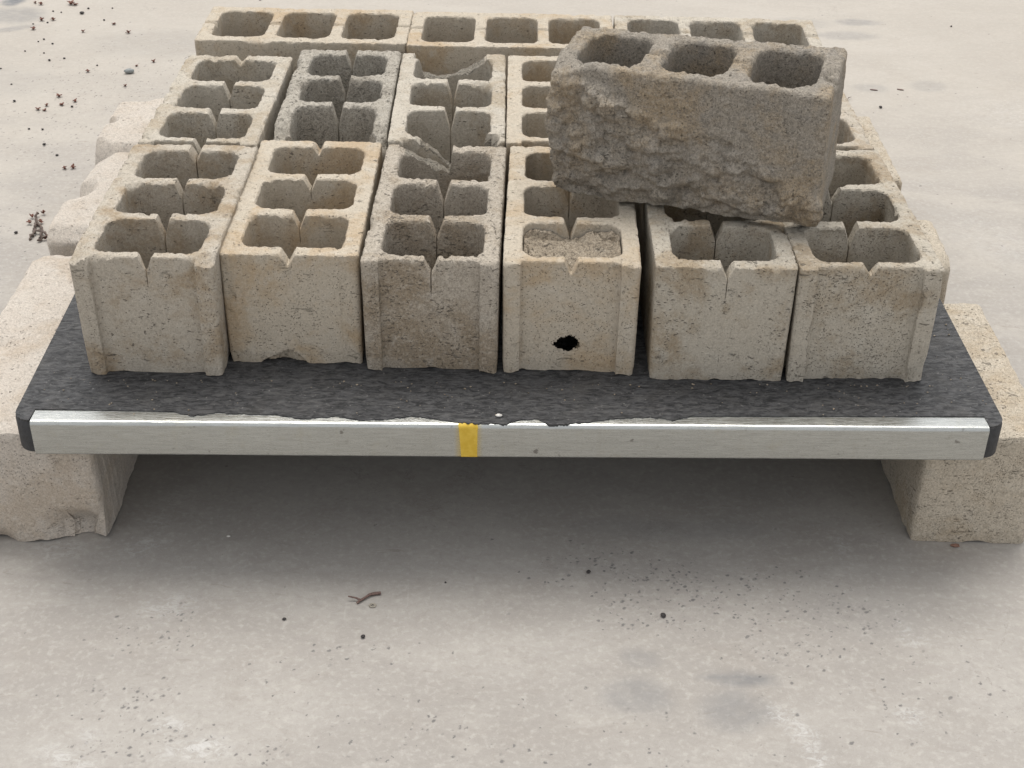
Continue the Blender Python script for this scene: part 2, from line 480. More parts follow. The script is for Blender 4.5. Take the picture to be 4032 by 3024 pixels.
def plan_mesh(xs, ys, sdf):
    """march a signed-distance plan over the grid; returns 2D verts, faces, boundary segments"""
    XX, YY = np.meshgrid(xs, ys, indexing='ij')
    S = sdf(XX, YY)
    S = np.where(np.abs(S) < 1e-6, -1e-6, S)
    P, vid, eid, faces, segs = [], {}, {}, [], []
    nxs, nys = len(xs), len(ys)
    ins = S < 0
    def node(i, j):
        q = (i, j)
        if q not in vid:
            vid[q] = len(P)
            P.append((xs[i], ys[j]))
        return vid[q]
    def edge(i0, j0, i1, j1):
        q = (i0, j0, i1, j1) if (i0, j0) < (i1, j1) else (i1, j1, i0, j0)
        if q not in eid:
            a, b = S[q[0], q[1]], S[q[2], q[3]]
            t = min(max(a / (a - b), .04), .96)
            eid[q] = len(P)
            P.append((xs[q[0]] + t * (xs[q[2]] - xs[q[0]]), ys[q[1]] + t * (ys[q[3]] - ys[q[1]])))
        return eid[q]
    cnt = ins[:-1, :-1].astype(int) + ins[1:, :-1] + ins[1:, 1:] + ins[:-1, 1:]
    for i, j in np.argwhere(cnt > 0):
        cs = [(i, j), (i + 1, j), (i + 1, j + 1), (i, j + 1)]
        if cnt[i, j] == 4:
            faces.append([node(*c) for c in cs])
            continue
        poly, kinds = [], []
        for a in range(4):
            c0, c1 = cs[a], cs[(a + 1) % 4]
            if ins[c0]:
                poly.append(node(*c0))
                kinds.append(0)
            if ins[c0] != ins[c1]:
                poly.append(edge(*c0, *c1))
                kinds.append(1 if ins[c0] else 2)          # 1 leaves, 2 enters
        if len(poly) >= 3:
            faces.append(poly)
        for a in range(len(poly)):
            b = (a + 1) % len(poly)
            if kinds[a] == 1 and kinds[b] == 2:
                segs.append((poly[a], poly[b]))
    return np.array(P), faces, segs

def grid_axis(lo, hi, g, extra=()):
    a = list(np.arange(lo, hi + g, g))
    for e in extra:
        a = [q for q in a if abs(q - e) > .00095]
    return np.array(sorted(set(a) | set(extra)))

def make_block(name, mat, W, L, H, seed, wall=.0245, web=.021, g=.0023, cells=3, cellr=.021, notch=None, xc=0.0, nhw=.0086,
               front_groove=True, back_groove=False, drop=None, wdisp=None, chip=1.0, layers=None, taper=0.0, rough_top=.0008,
               edge_r=.0018, side_chip=0.0, ragged=.0035, corner=.006, top_fn=None, rag=1.0, mat2=None, hole=None, sharp=32, foot=None, warp=None):
    """local frame: x across (-W/2..W/2), y along (0..L), z up; the cells are open from top to bottom"""
    webs = []
    if cells:
        cl = (L - 2 * wall - (cells - 1) * web) / cells
        cyc = [wall + cl / 2 + q * (cl + web) for q in range(cells)]
        webs = [wall / 2] + [wall + (q + 1) * cl + q * web + web / 2 for q in range(cells - 1)] + [L - wall / 2]
    gl, gr = -W / 2 + .024, W / 2 - .026
    def sdf(x, y):
        wob = .0010 * (fbm(x * 28, y * 28, 0, seed + 5, 2) - .5) + rag * .0018 * (fbm(x * 170, y * 170, 0, seed + 6, 2) - .5)
        s = rbox(x, y, 0, L / 2, W / 2, L / 2, corner) + wob
        if front_groove:
            s = np.maximum(s, -rbox(x, y, (gl + gr) / 2, -.02, (gr - gl) / 2 - .0010 * np.clip(y / .008, 0, 1), .0285, .0006))
        if back_groove:
            s = np.maximum(s, -rbox(x, y, (gl + gr) / 2, L + .02, (gr - gl) / 2, .0285, .001))
        for q in range(cells):
            s = np.maximum(s, -(rbox(x, y, .001, cyc[q], W / 2 - wall, cl / 2, cellr) + .0012 * (fbm(x * 40, y * 40, 3, seed + q, 2) - .5) + rag * .0018 * (fbm(x * 180, y * 180, 3, seed + q, 2) - .5)))
        return s
    nl = notch or []
    extra = []
    for w, nn in zip(webs, nl):
        if nn and nn[1] > 0:
            c0 = xc + (nn[2] if len(nn) > 2 else 0)
            extra += [round(c0 - .0011, 5), round(c0 - .0004, 5), round(c0 + .0004, 5), round(c0 + .0011, 5)]
    if front_groove or back_groove:
        extra += [round(gl - .0005, 5), round(gl + .0005, 5), round(gr - .0005, 5), round(gr + .0005, 5)]
    xs = grid_axis(-W / 2 - .0017, W / 2 + .004, g, extra)
    ys = grid_axis(-.0017, L + .004, g)
    P, faces, segs = plan_mesh(xs, ys, sdf)
    x, y = P[:, 0], P[:, 1]
    s = sdf(x, y)
    d = np.maximum(-s, 0)
    bnd = sorted({a for sg in segs for a in sg})
    d[bnd] = 0
    r = edge_r * (.55 + 1.1 * fbm(x * 60, y * 60, 1, seed, 2))
    dd = np.minimum(d, r)
    dz = r - np.sqrt(np.maximum(r * r - (r - dd) ** 2, 0))
    nz = fbm(x * 45, y * 45, 5, seed + 9, 3)
    dz += chip * .014 * np.maximum(0, nz - .63) / .37 * np.exp(-d / .006)
    dz += chip * .0055 * np.maximum(0, fbm(x * 190, y * 190, 3, seed + 2, 2) - .45) * np.exp(-d / .0035)
    dz += rough_top * 2 * (fbm(x * 170, y * 170, 2, seed + 3, 3) - .5) + .0016 * (fbm(x * 18, y * 18, 2, seed + 4, 2) - .5)
    for w, nn, wt in zip(webs, nl, [wall] + [web] * (len(webs) - 2) + [wall] if webs else []):
        if not nn:
            continue
        c0 = xc + (nn[2] if len(nn) > 2 else 0)
        hw = nn[3] if len(nn) > 3 else nhw
        u = np.abs(x - c0 + .0012 * (fbm(x * 90, y * 90, 6, seed, 2) - .5))
        band = np.abs(y - w) < wt / 2 + .012
        prof = nn[0] * np.clip(1.12 - u / hw, 0, 1)
        if nn[1] > 0:
            kk = np.abs(x - c0) < .0006
            prof = np.where(kk, nn[0] + nn[1], prof)
        dz = np.where(band & (u < hw * 1.2), dz + prof, dz)
    if drop is not None:
        dz = dz + drop(x, y, seed)
    if top_fn is not None:
        dz = dz + top_fn(x, y)
    zt = np.maximum(H - dz, .012)
    nrm = np.zeros_like(P)
    e = 1e-4
    nrm[:, 0] = sdf(x + e, y) - sdf(x - e, y)
    nrm[:, 1] = sdf(x, y + e) - sdf(x, y - e)
    nrm /= np.maximum(np.linalg.norm(nrm, axis=1, keepdims=True), 1e-9)
    V = [np.stack([x, y, zt], 1)]
    n0 = len(P)
    bnd = np.array(bnd)
    bi = {int(b): q for q, b in enumerate(bnd)}
    lay = np.array(layers if layers is not None else [.015, .045, .09, .15, .23, .33, .44, .55, .66, .77, .87, .94, 1.0])
    z0 = ragged * np.maximum(0, fbm(x[bnd] * 42, y[bnd] * 42, 0, seed + 31, 3) - .42) * 2.2
    z0 = np.maximum(z0 - .0004, 0)
    if foot is not None:
        z0 = z0 + foot(x[bnd], y[bnd])
    for sk in lay:
        z = zt[bnd] * (1 - sk) + z0 * sk
        off = (.0010 * (fbm(x[bnd] * 35, y[bnd] * 35, z * 35, seed + 11, 2) - .5) + .0008 * (fbm(x[bnd] * 200, y[bnd] * 200, z * 200, seed + 12, 2) - .5)) * min(1, sk * 12)
        off = off + side_chip * -np.maximum(0, fbm(x[bnd] * 30, y[bnd] * 30, z * 30, seed + 13, 3) - .58) * .05
        if sk > .9:
            off = off - .0025 * (sk - .9) / .1 * fbm(x[bnd] * 60, y[bnd] * 60, 0, seed + 19, 2)
        if wdisp is not None:
            off = off + wdisp(x[bnd], y[bnd], z, nrm[bnd], H) * min(1, sk * 9)
        q = np.stack([x[bnd] + nrm[bnd, 0] * off, y[bnd] + nrm[bnd, 1] * off, z], 1)
        V.append(q)
    V = np.concatenate(V)
    if warp is not None:
        V = warp(V)
    if taper:
        V[:, 0] *= 1 - taper * (1 - V[:, 2] / H)
    Fc = list(faces)
    nb = len(bnd)
    for a, b in segs:
        ia, ib = bi[a], bi[b]
        pa, pb = a, b
        for q in range(len(lay)):
            qa, qb = n0 + q * nb + ia, n0 + q * nb + ib
            Fc.append((pb, pa, qa, qb))
            pa, pb = qa, qb
    if hole is not None:
        Fc = [f for f in Fc if not hole(V[list(f)].mean(0))]
    o = mesh_obj(name, V, Fc, mat, sharp=sharp)
    if mat2 is not None:                                  # freshly broken surfaces are coarser
        o.data.materials.append(mat2)
        broken = drop(x, y, seed) > .005
        for q in range(len(faces)):
            if all(broken[v] for v in faces[q]):
                o.data.polygons[q].material_index = 1
    return o

BZ = .0026                                                # top of the board coating
def place(o, x, y, a, z=BZ):
    o.location = (x, y, z)
    o.rotation_euler.z = a
    return o

# --- breaks in particular walls
def ridge(x, y, s, amp=.006):
    return amp * (1.1 * fbm(x * 38, y * 38, 0, s + 71, 3) + .5 * fbm(x * 150, y * 60, 0, s + 72, 2) - .8)

def drop_b3(x, y, s):                                     # left half of the rear wall broken away
    L = .394
    m = smooth(L - .030, L - .024, y)
    prof = np.interp(x, [-.075, -.062, -.045, -.02, -.004, .006, .0085], [0, .006, .016, .026, .036, .038, 0])
    return m * np.where(prof > 0, prof + ridge(x, y, s, .010), 0)

def drop_r23(x, y, s):                                    # scallop out of the rear wall, front wall mostly gone
    L = .394
    m = smooth(L - .030, L - .024, y)
    pr = np.interp(x, [-.072, -.066, -.055, -.03, -.005, .025, .05, .06], [0, .024, .036, .040, .037, .026, .010, 0])
    mf = smooth(.030, .0245, y)
    pf = np.interp(x, [-.05, -.038, -.02, -.002, .06, .072, .085], [0, .010, .022, .044, .062, .022, 0])
    return m * np.where(pr > .001, pr + ridge(x, y, s, .012), 0) + mf * np.where(pf > .001, pf + ridge(x, y, s, .010), 0)

def drop_r22(x, y, s):                                    # front wall gone, front corners crumbled
    mf = smooth(.032, .026, y)
    pf = np.interp(x, [-.075, -.060, .055, .075], [0, .085, .085, 0])
    cr = np.maximum(0, 1 - np.hypot((x + .078) / .026, (y - .01) / .06)) * .035 + np.maximum(0, 1 - np.hypot((x - .082) / .03, (y - .0) / .05)) * .03
    return mf * pf + np.where(cr > 0, cr + ridge(x, y, s, .012), 0)

def drop_b1(x, y, s):
    c = np.maximum(0, 1 - np.hypot((x - .086) / .022, (y - .004) / .022)) * .012
    c += np.maximum(0, 1 - np.hypot((x + .09) / .012, (y - .004) / .06)) * .008
    return np.where(c > 0, c + ridge(x, y, s, .004), 0)

def disp_b2(x, y, z, n, H):                               # bite out of the foot of the front face
    m = (n[:, 1] < -.5) & (y < .03)
    prof = np.interp(x, [-.055, -.042, -.022, -.008, .004, .02], [-.004, .006, .015, .022, .012, -.004])
    rg = .5 + fbm(x * 120, y * 120, z * 120, 4, 3)
    return np.where(m, -.010 * rg * smooth(prof + .0015, prof - .0035, z), 0)

def hole_b4(c):                                           # hole knocked through the front face into the cell
    if c[1] > .034 or abs(c[0]) > .06 or c[2] > .09:
        return False
    rr = 1.07 * math.hypot((c[0] + .004) / .0195, (c[2] - (.046 if c[1] < .013 else .036)) / (.0120 if c[1] < .013 else .017)) + .6 * (float(fbm(c[0] * 170, 0, c[2] * 170, 8, 2)) - .5)
    return rr < .98

GRP = 'hollow concrete blocks laid out on the board'
def block(label, mat, x, y, a, W, L, H, seed, **kw):
    o = make_block('concrete_block', M[mat], W, L, H, seed, **kw)
    place(o, x, y, a)
    return tag(o, label, 'concrete block', GRP)

C = .10
b1 = block('leftmost block of the front row, grooved tan end with rounded front corner chips', 'tan', -.4915, -.0045, .000, .1935, .382, .1825, 11,
           notch=[(.021, .022), (.026, .08), (.024, C, .0015, .0078), (.015, .05)], xc=.003, drop=drop_b1, chip=1.5, taper=.035)
b2 = block('tan front row block with plain flat end, second from left', 'cream', -.3012, .0345, .0004, .1905, .386, .1735, 12,
           notch=[(.018, 0, 0, .0092), (.022, .022), (.019, .014, .001), (.014, 0, -.001, .007)], xc=-.002, front_groove=False, wdisp=disp_b2, layers=[.015, .045, .09, .15, .23, .33, .44, .55, .66, .76, .83, .86, .88, .9, .915, .93, .945, .96, .975, .99, 1.0], chip=.9, taper=.012)
b3 = block('coarse grey-brown front row block with broken rear wall and grooved end', 'coarse', -.1081, .0165, -.0142, .1885, .393, .1745, 13,
           notch=[(.022, .030), (.029, C, 0, .0092), (.031, C, .002, .0094), None], xc=.001, drop=drop_b3, mat2=M['fracture'], chip=1.6, rough_top=.0018, taper=.015, edge_r=.0036)
lay4 = sorted(set([.015, .045, .09, .15, .25, .35, .45, .55] + list(np.arange(.60, .90, .0125)) + [.92, .96, 1.0]))
b4 = block('cream front row block with a dark hole in its grooved end', 'cream', .0843, .0167, -.0151, .187, .392, .1752, 14,
           notch=[(.020, 0), (.026, .02), (.022, .03), (.016, 0)], xc=-.001, hole=hole_b4, layers=lay4, chip=.7, taper=.01)
b5 = block('tan front row block with plain speckled end beside the wide dark gap', 'greytan', .2923, .0072, .000, .1915, .390, .1795, 15,
           notch=[(.017, .026, 0, .0078), (.024, C, -.001), (.024, C), (.018, 0)], xc=.001, front_groove=False, chip=1.2, nhw=.009, taper=.02)
b6 = block('rightmost block of the front row with grooved tan end', 'greytan', .4880, .0076, .0262, .1955, .396, .180, 16,
           notch=[(.0145, 0, .001, .0095), (.025, C, -.001), (.022, .04), (.018, 0)], xc=-.001, chip=1.1, side_chip=.5, taper=.02, edge_r=.003)
r21 = block('grey-cream second row block at the left end, behind the leftmost front block', 'pale', -.4937, .3905, -.0084, .187, .392, .1785, 21,
            notch=[(.024, .02), (.026, .05), (.026, .05, .001), (.010, 0, 0, .009)], xc=.003, chip=1.4, rough_top=.0013)
r22 = block('coarse dark grey second row block with crumbled front wall', 'greycoarse', -.2929, .4270, .0077, .183, .392, .1785, 22,
            notch=[None, (.036, C), (.036, C), (.028, .05)], xc=.002, drop=drop_r22, chip=1.8, rough_top=.0026, edge_r=.004, front_groove=False)
r23 = block('second row block with a scallop broken out of its rear wall', 'pale', -.1042, .4150, .0110, .186, .394, .1785, 23,
            notch=[None, (.036, C), (.036, C), None], xc=.002, drop=drop_r23, mat2=M['fracture'], chip=1.2, rough_top=.0012)
r24 = block('cream second row block partly hidden by the left end of the dark block', 'cream', .0848, .4130, .004, .189, .393, .1785, 24,
            notch=[(.02, 0), (.026, C), (.026, C), (.028, .03)], xc=.012, chip=1.0)
r25 = block('second row block hidden behind the dark tilted block', 'greytan', .2850, .4080, .000, .189, .393, .1785, 25,
            notch=[(.02, 0), (.03, C), (.03, C), (.02, .03)], g=.004)
r26 = block('tan second row block at the right end, behind the dark tilted block', 'tan', .4785, .4125, .018, .189, .392, .1785, 26,
            notch=[(.0, 0), (.03, C), (.03, C), (.02, .03)], chip=1.0)
def row3(label, mat, cx, yf, a, L, seed, **kw):
    o = make_block('concrete_block', M[mat], .190, L, .1785, seed, **kw)
    c, s = math.cos(a), math.sin(a)
    place(o, cx - c * L / 2 - s * .095, yf - s * L / 2 + c * .095, a - math.pi / 2)
    return tag(o, label, 'concrete block', GRP)
N3 = [(.007, 0, 0, .006)] * 4
row3('back row block at the left, laid sideways with long side to the front', 'cream', -.3945, .8570, -.008, .391, 31, notch=N3, xc=-.004, front_groove=False, chip=.7)
row3('middle block of the back row, laid sideways behind the second row', 'cream', -.0061, .8470, -.006, .384, 32, notch=N3, xc=-.004, front_groove=False, chip=.7)
row3('back row block at the right, laid sideways behind the dark block', 'pale', .3785, .8440, -.030, .384, 33, notch=[(.006, 0, 0, .006)] * 4, xc=-.004, front_groove=False, chip=.9)

# mortar crumbled into the front cell of the block with the hole
def rubble():
    W2, L2, g = .0675, .048, .0018
    xs = np.arange(-W2, W2 + g, g)
    ys = np.arange(-L2 - .0145, L2 + g, g)
    XX, YY = np.meshgrid(xs, ys, indexing='ij')
    z = .1635 + .009 * (fbm(XX * 26, YY * 26, 0, 3, 3) - .5) + .009 * (fbm(XX * 190, YY * 190, 0, 4, 3) - .5)
    ck = np.abs(fbm(XX * 20, YY * 20, 4, 9, 3) - .5)
    z -= .010 * np.clip(1 - ck / .018, 0, 1) * smooth(.4, .6, vn(XX * 18, YY * 18, 2, 6))
    z -= .012 * smooth(.55, .8, vn(XX * 24, YY * 30, 7, 16)) * smooth(.01, .045, YY)
    s = rbox(XX, YY, 0, 0, W2 + .004, L2 + .003, .021)
    chan = (np.abs(XX) < .011) & (YY < -L2 + .012)
    s = np.where(chan, -.01, s)
    z = z - .06 * smooth(-.002, .006, s) - np.where(chan, .016 * smooth(-.045, -.075, YY) + .002, 0)
    idx = np.arange(XX.size).reshape(XX.shape)
    q = np.stack([idx[:-1, :-1], idx[1:, :-1], idx[1:, 1:], idx[:-1, 1:]], -1).reshape(-1, 4)
    q = q[(s.ravel()[q] < .006).all(1)]
    o = mesh_obj('mortar_fill', np.stack([XX.ravel() + .001, YY.ravel() + .0728, z.ravel()], 1), q, M['rubble'], b4, sharp=60)
    return o
rubble()

# ------------------------------------------------------------------ the dark block lying askew on top
def disp_top(x, y, z, n, H):
    m = smooth(.25, .8, n[:, 0]) * (x > .068)             # local +x looks at the viewer
    t = z / H
    u = y / .393                                          # 0 left .. 1 right
    f = fbm(y * 15, 0, z * 15, 91, 3, .55) - .5
    fine = fbm(y * 75, 0, z * 75, 92, 4, .6) - .5
    mid = fbm(y * 34, 0, z * 34, 93, 3, .6) - .5
    # split face: everything but the upper right of the front
    wy, wz = y + .012 * (vn(y * 40, 0, z * 40, 21) - .5), z + .012 * (vn(y * 40, 5, z * 40, 22) - .5)
    line = np.interp(u, [0, .10, .22, .36, .50, .64, .74, .86, 1.0], [.97, .92, .84, .72, .66, .60, .46, .36, .30]) + .14 * (fbm(y * 26, 0, z * 26, 94, 3) - .5)
    dl = line - t
    zone = smooth(-.015, .035, dl) * (.35 + .65 * smooth(.0, .13, t))
    big = .62 - worley(wy * 17, 0, wz * 21, 31)
    lum = .60 - worley(wy * 42, 0, wz * 50, 41)
    crumb = .60 - worley(y * 105, 0, z * 120, 51)
    off = m * zone * (.004 + .024 * big + .026 * f + .012 * lum + .0050 * crumb + .014 * mid + .010 * fine)
    scar = np.interp(u, [0, .15, .35, .6, .8, 1], [.40, .34, .24, .12, .05, .0]) + .10 * (fbm(y * 22, 0, 5, 98, 3) - .5)
    off -= m * zone * .010 * smooth(.02, -.03, t - scar)
    off += m * (1 - zone) * (.0015 * crumb)
    off = np.maximum(off, -.013 * m)
    off += m * (.0035 * fine + .002 * mid)
    off -= m * smooth(.14, .0, t) * (.003 + .007 * smooth(.25, .0, u))
    end = smooth(.25, .8, -n[:, 1]) * (y < .015)
    off -= end * (.008 * smooth(.4, .0, t) + .007 * fine + .010 * (f + .2))
    off += smooth(.25, .8, n[:, 1]) * (y > .38) * .0035 * fine
    return off
def top_warp(V):
    u = np.clip(V[:, 1] / .393, 0, 1)
    fx = np.clip(V[:, 0] / .178 + .5, 0, 1)
    V[:, 0] += .020 * u * fx
    V[:, 2] -= .008 * u * fx * V[:, 2] / .198
    return V
def top_top(x, y):
    r = .006 * (fbm(x * 60, y * 60, 0, 88, 4, .6) - .5)
    r += .022 * np.maximum(0, 1 - np.hypot((x - .092) / .06, (y) / .06))
    r += .010 * smooth(.030, .012, np.abs(x - .012)) * smooth(.372, .38, y)
    return r
lay_top = sorted(set([.008, .02, .035, .05] + list(np.arange(.062, 1.0, .0110)) + [1.0]))
tb = make_block('concrete_block', M['dark'], .178, .393, .198, 61, wall=.027, web=.030, cellr=.026, notch=[(.0, 0), (.009, 0, 0, .010), (.008, 0, 0, .009), (.009, 0, .012, .010)],
                front_groove=False, back_groove=False, wdisp=disp_top, top_fn=top_top, layers=lay_top, chip=1.0, rough_top=.003, edge_r=.005, corner=.010, ragged=.002, g=.0023, sharp=55, warp=top_warp, foot=lambda x, y: .010 * smooth(.04, .0, y) ** 1.5 + .002 * fbm(x * 30, y * 30, 0, 64, 3))
tb.name = 'concrete_block'
tag(tb, 'dark weathered block with a rough broken side, lying tilted on top of the others', 'concrete block')
Lh, Wh, Hh = .393 / 2, .178 / 2, .198 / 2
Mx = (Matrix.Translation((.2668, .2620, .2850)) @ Matrix.Rotation(-.300, 4, 'Z') @ Matrix.Rotation(-.033, 4, 'Y') @ Matrix.Rotation(-.035, 4, 'X')
      @ Matrix.Rotation(-math.pi / 2, 4, 'Z') @ Matrix.Translation((0, -Lh, -Hh)))
tb.matrix_world = Mx

# ------------------------------------------------------------------ supports under the board
def pier(label, mat, x0, x1, y0, y1, seed, H=.1885, g=.005, wd=None, tf=None, yaw=0.0, er=.008, corner=.012, chip=1.0):
    W, L = x1 - x0, y1 - y0
    o = make_block('support_block', M[mat], W, L, H, seed, cells=0, g=g, front_groove=False, wdisp=wd, top_fn=tf, edge_r=er, corner=corner,
                   chip=chip, rough_top=.001, layers=[.01, .03, .06, .1] + list(np.arange(.14, 1.0, .04)) + [1.0], ragged=.006)
    o.location = ((x0 + x1) / 2, y0, GZ + .0005)
    o.rotation_euler.z = yaw
    return tag(o, label, 'concrete block', 'solid concrete blocks that carry the board')

def wd_l1(x, y, z, n, H):
    f = fbm(x * 12, y * 12, z * 16, 41, 4) - .5
    off = .008 * f
    fr = smooth(.3, .8, -n[:, 1])
    chipm = smooth(.065, .0, np.hypot((x - .085) / 1.0, (z - .02) / .9) + .02 * f)
    off -= fr * chipm * .022
    off -= fr * .010 * smooth(.05, .0, z) * smooth(.4, .7, vn(x * 25, 0, z * 25, 43))
    lf = smooth(.3, .8, -n[:, 0])
    off -= lf * .022 * smooth(.04, .0, np.abs(y - .43)) + lf * .010 * smooth(.5, .7, vn(0, y * 14, 0, 47))
    return off
def tf_l1(x, y):
    ln = .0018 * (np.exp(-((y - .43) / .003) ** 2) + np.exp(-((y - .36) / .003) ** 2))
    dent = .010 * smooth(.035, .0, np.hypot(x + .085, y - .235))
    return ln + .004 * (fbm(x * 9, y * 9, 0, 48, 3) - .5) + dent + .014 * smooth(.50, .555, y)
def wd_l2(x, y, z, n, H):
    lf = smooth(.3, .8, -n[:, 0])
    return -lf * (.026 * smooth(.045, .0, np.abs(y - .175)) + .012 * smooth(.5, .75, vn(0, y * 16, z * 6, 57))) + .005 * (fbm(x * 14, y * 14, z * 14, 51, 3) - .5)
def tf_l2(x, y):
    return .018 * smooth(.035, .0, y) + .004 * (fbm(x * 10, y * 10, 0, 58, 3) - .5) + .016 * smooth(-.06, -.105, x) * smooth(.34, .2, y) * smooth(.1, .2, y) + .055 * np.maximum(0, 1 - np.hypot((x + .112) / .055, (y - .185) / .05)) + .03 * np.maximum(0, 1 - np.hypot((x + .11) / .05, (y - .345) / .12))
def wd_l3(x, y, z, n, H):
    lf = smooth(.3, .8, -n[:, 0])
    return -lf * .014 * smooth(.45, .75, vn(0, y * 14, z * 6, 67)) + .005 * (fbm(x * 14, y * 14, z * 14, 61, 3) - .5)
def tf_l3(x, y):
    return .06 * np.maximum(0, 1 - np.hypot((x + .108) / .045, y / .05)) + .03 * np.maximum(0, 1 - np.hypot((x + .11) / .03, (y - .14) / .02)) + .022 * smooth(.03, .0, y) + .010 * smooth(.235, .26, y) * smooth(-.02, -.06, x) + .0018 * np.exp(-((y - .145) / .004) ** 2) + .004 * (fbm(x * 10, y * 10, 0, 68, 3) - .5)
pier('pale solid block under the front left corner of the board', 'pier_pale', -.800, -.577, -.078, .480, 41, wd=wd_l1, tf=tf_l1, yaw=.008)
pier('pale solid block with a sloping front edge, beside the left end of the second row', 'pier_pale', -.812, -.600, .530, .878, 51, wd=wd_l2, tf=tf_l2)
pier('pale solid block on the left, farthest back of the three on that side', 'pier_pale', -.825, -.615, .892, 1.158, 61, wd=wd_l3, tf=tf_l3)
def wd_r1(x, y, z, n, H):
    off = .005 * (fbm(x * 16, y * 16, z * 16, 71, 4) - .5)
    rt = smooth(.3, .8, n[:, 0])
    off -= rt * .017 * smooth(.045, .012, np.abs(z - .072) + .012 * (vn(0, y * 30, z * 30, 73) - .5)) * smooth(.12, .06, y)
    off -= rt * .008 * smooth(.5, .75, vn(0, y * 16, z * 8, 75))
    return off
def tf_r1(x, y):
    return .003 * (fbm(x * 12, y * 12, 0, 78, 3) - .5)
pier('speckled solid block under the front right corner of the board', 'pier_speck', .592, .764, -.046, .338, 71, wd=wd_r1, tf=tf_r1, er=.007)
def wd_r(x, y, z, n, H):
    return -smooth(.3, .8, n[:, 0]) * .014 * smooth(.45, .7, vn(0, y * 20, z * 9, 85)) + .005 * (fbm(x * 16, y * 16, z * 16, 81, 3) - .5)
def tf_r2(x, y):
    return .012 * smooth(.035, .0, y) * smooth(.04, .08, x) + .005 * (fbm(x * 14, y * 14, 0, 88, 3) - .5)
pier('speckled solid block under the right edge of the board, its broken corner showing', 'pier_speck', .59, .755, .475, .64, 81, wd=wd_r, tf=tf_r2)
pier('solid block under the right edge of the board, farthest back', 'pier_speck', .58, .742, .80, 1.122, 85, wd=wd_r, tf=tf_r1)

# ------------------------------------------------------------------ the board
YAW = .0168
board = bpy.data.objects.new('pallet_board', None)
COL.objects.link(board)
board.rotation_euler.z = YAW
tag(board, 'black composite board with a galvanised steel front edge, carrying the hollow blocks', 'pallet board')

def extrude(name, pts, z0, z1, mat, bev=0.0, parent=None, sharp=40):
    n = len(pts)
    pts = np.array(pts)
    rings = []
    c = pts.mean(0)
    def ring(inset, z):
        nx2 = np.roll(pts, -1, 0) - np.roll(pts, 1, 0)
        nn = np.stack([nx2[:, 1], -nx2[:, 0]], 1)
        nn /= np.maximum(np.linalg.norm(nn, axis=1, keepdims=True), 1e-9)
        q = pts - nn * inset
        return np.concatenate([q, np.full((n, 1), z)], 1)
    if bev:
        rings = [ring(bev, z0), ring(bev * .3, z0 + bev * .3), ring(0, z0 + bev), ring(0, z1 - bev), ring(bev * .3, z1 - bev * .3), ring(bev, z1)]
    else:
        rings = [ring(0, z0), ring(0, z1)]
    V = np.concatenate(rings)
    Fc = [list(range(n))[::-1]]
    for q in range(len(rings) - 1):
        for a in range(n):
            b = (a + 1) % n
            Fc.append((q * n + a, q * n + b, (q + 1) * n + b, (q + 1) * n + a))
    Fc.append([(len(rings) - 1) * n + a for a in range(n)])
    return mesh_obj(name, V, Fc, mat, parent, sharp)

XL, XR, YF, YB = -.664, .6725, -.1085, 1.085
def rrect(xl, xr, yf, yb, r, n=7):
    out = []
    for cx, cy, a0 in ((xl + r, yf + r, 180), (xr - r, yf + r, 270), (xr - r, yb - r, 0), (xl + r, yb - r, 90)):
        for q in range(n):
            a = math.radians(a0 + 90 * q / (n - 1))
            out.append((cx + r * math.cos(a), cy + r * math.sin(a)))
    return out
extrude('board_core', rrect(XL, XR, YF, YB, .024), -.050, -.0002, M['rubber'], bev=.003, parent=board)
# coating with a torn front edge that laps over the steel
coat = [(-.6382, -.092), (-.5372, -.0915), (-.4531, -.0921), (-.422, -.1021), (-.3997, -.0935), (-.3067, -.0969), (-.2784, -.1039), (-.2281, -.0964), (-.1965, -.1045),
        (-.1542, -.1003), (-.129, -.0935), (-.1047, -.0988), (-.0703, -.1056), (-.0531, -.1093), (-.0378, -.1077), (-.0021, -.1078), (.0115, -.0984), (.0388, -.0946),
        (.0557, -.1109), (.0899, -.1039), (.1313, -.0949), (.1625, -.0879), (.1935, -.087), (.2239, -.0922), (.2489, -.0824), (.3457, -.0795), (.6545, -.0717)]
cx_ = np.array([c[0] for c in coat])
cy_ = np.array([c[1] - YAW * c[0] for c in coat])
xx = np.arange(-.6382, .6478, .0022)
yy = np.interp(xx, cx_, cy_)
act = smooth(-.47, -.44, xx) * smooth(.27, .24, xx)
yy = yy + act * (.0042 * (fbm(xx * 120, 0, 0, 5, 3) - .5) + .003 * (fbm(xx * 420, 0, 0, 6, 2) - .5)) + (1 - act) * .0004 * (vn(xx * 300, 0, 0, 7) - .5)
yy = np.maximum(yy, -.1095)
E = .0008
out = [(XL + E, YB - .03), ]
rr_ = rrect(XL + E, XR - E, YF + E, YB - E, .024)
left_c = rr_[:6]
right_c = rr_[8:14]
poly = left_c[:] + [(-.6400, YF + .0006), (-.6386, yy[0])] + list(zip(xx, yy)) + [(.6482, yy[-1]), (.6492, YF + .0006)] + right_c + rr_[14:21] + rr_[21:28]
extrude('top_coating', poly, -.0012, .0026, M['board'], parent=board)

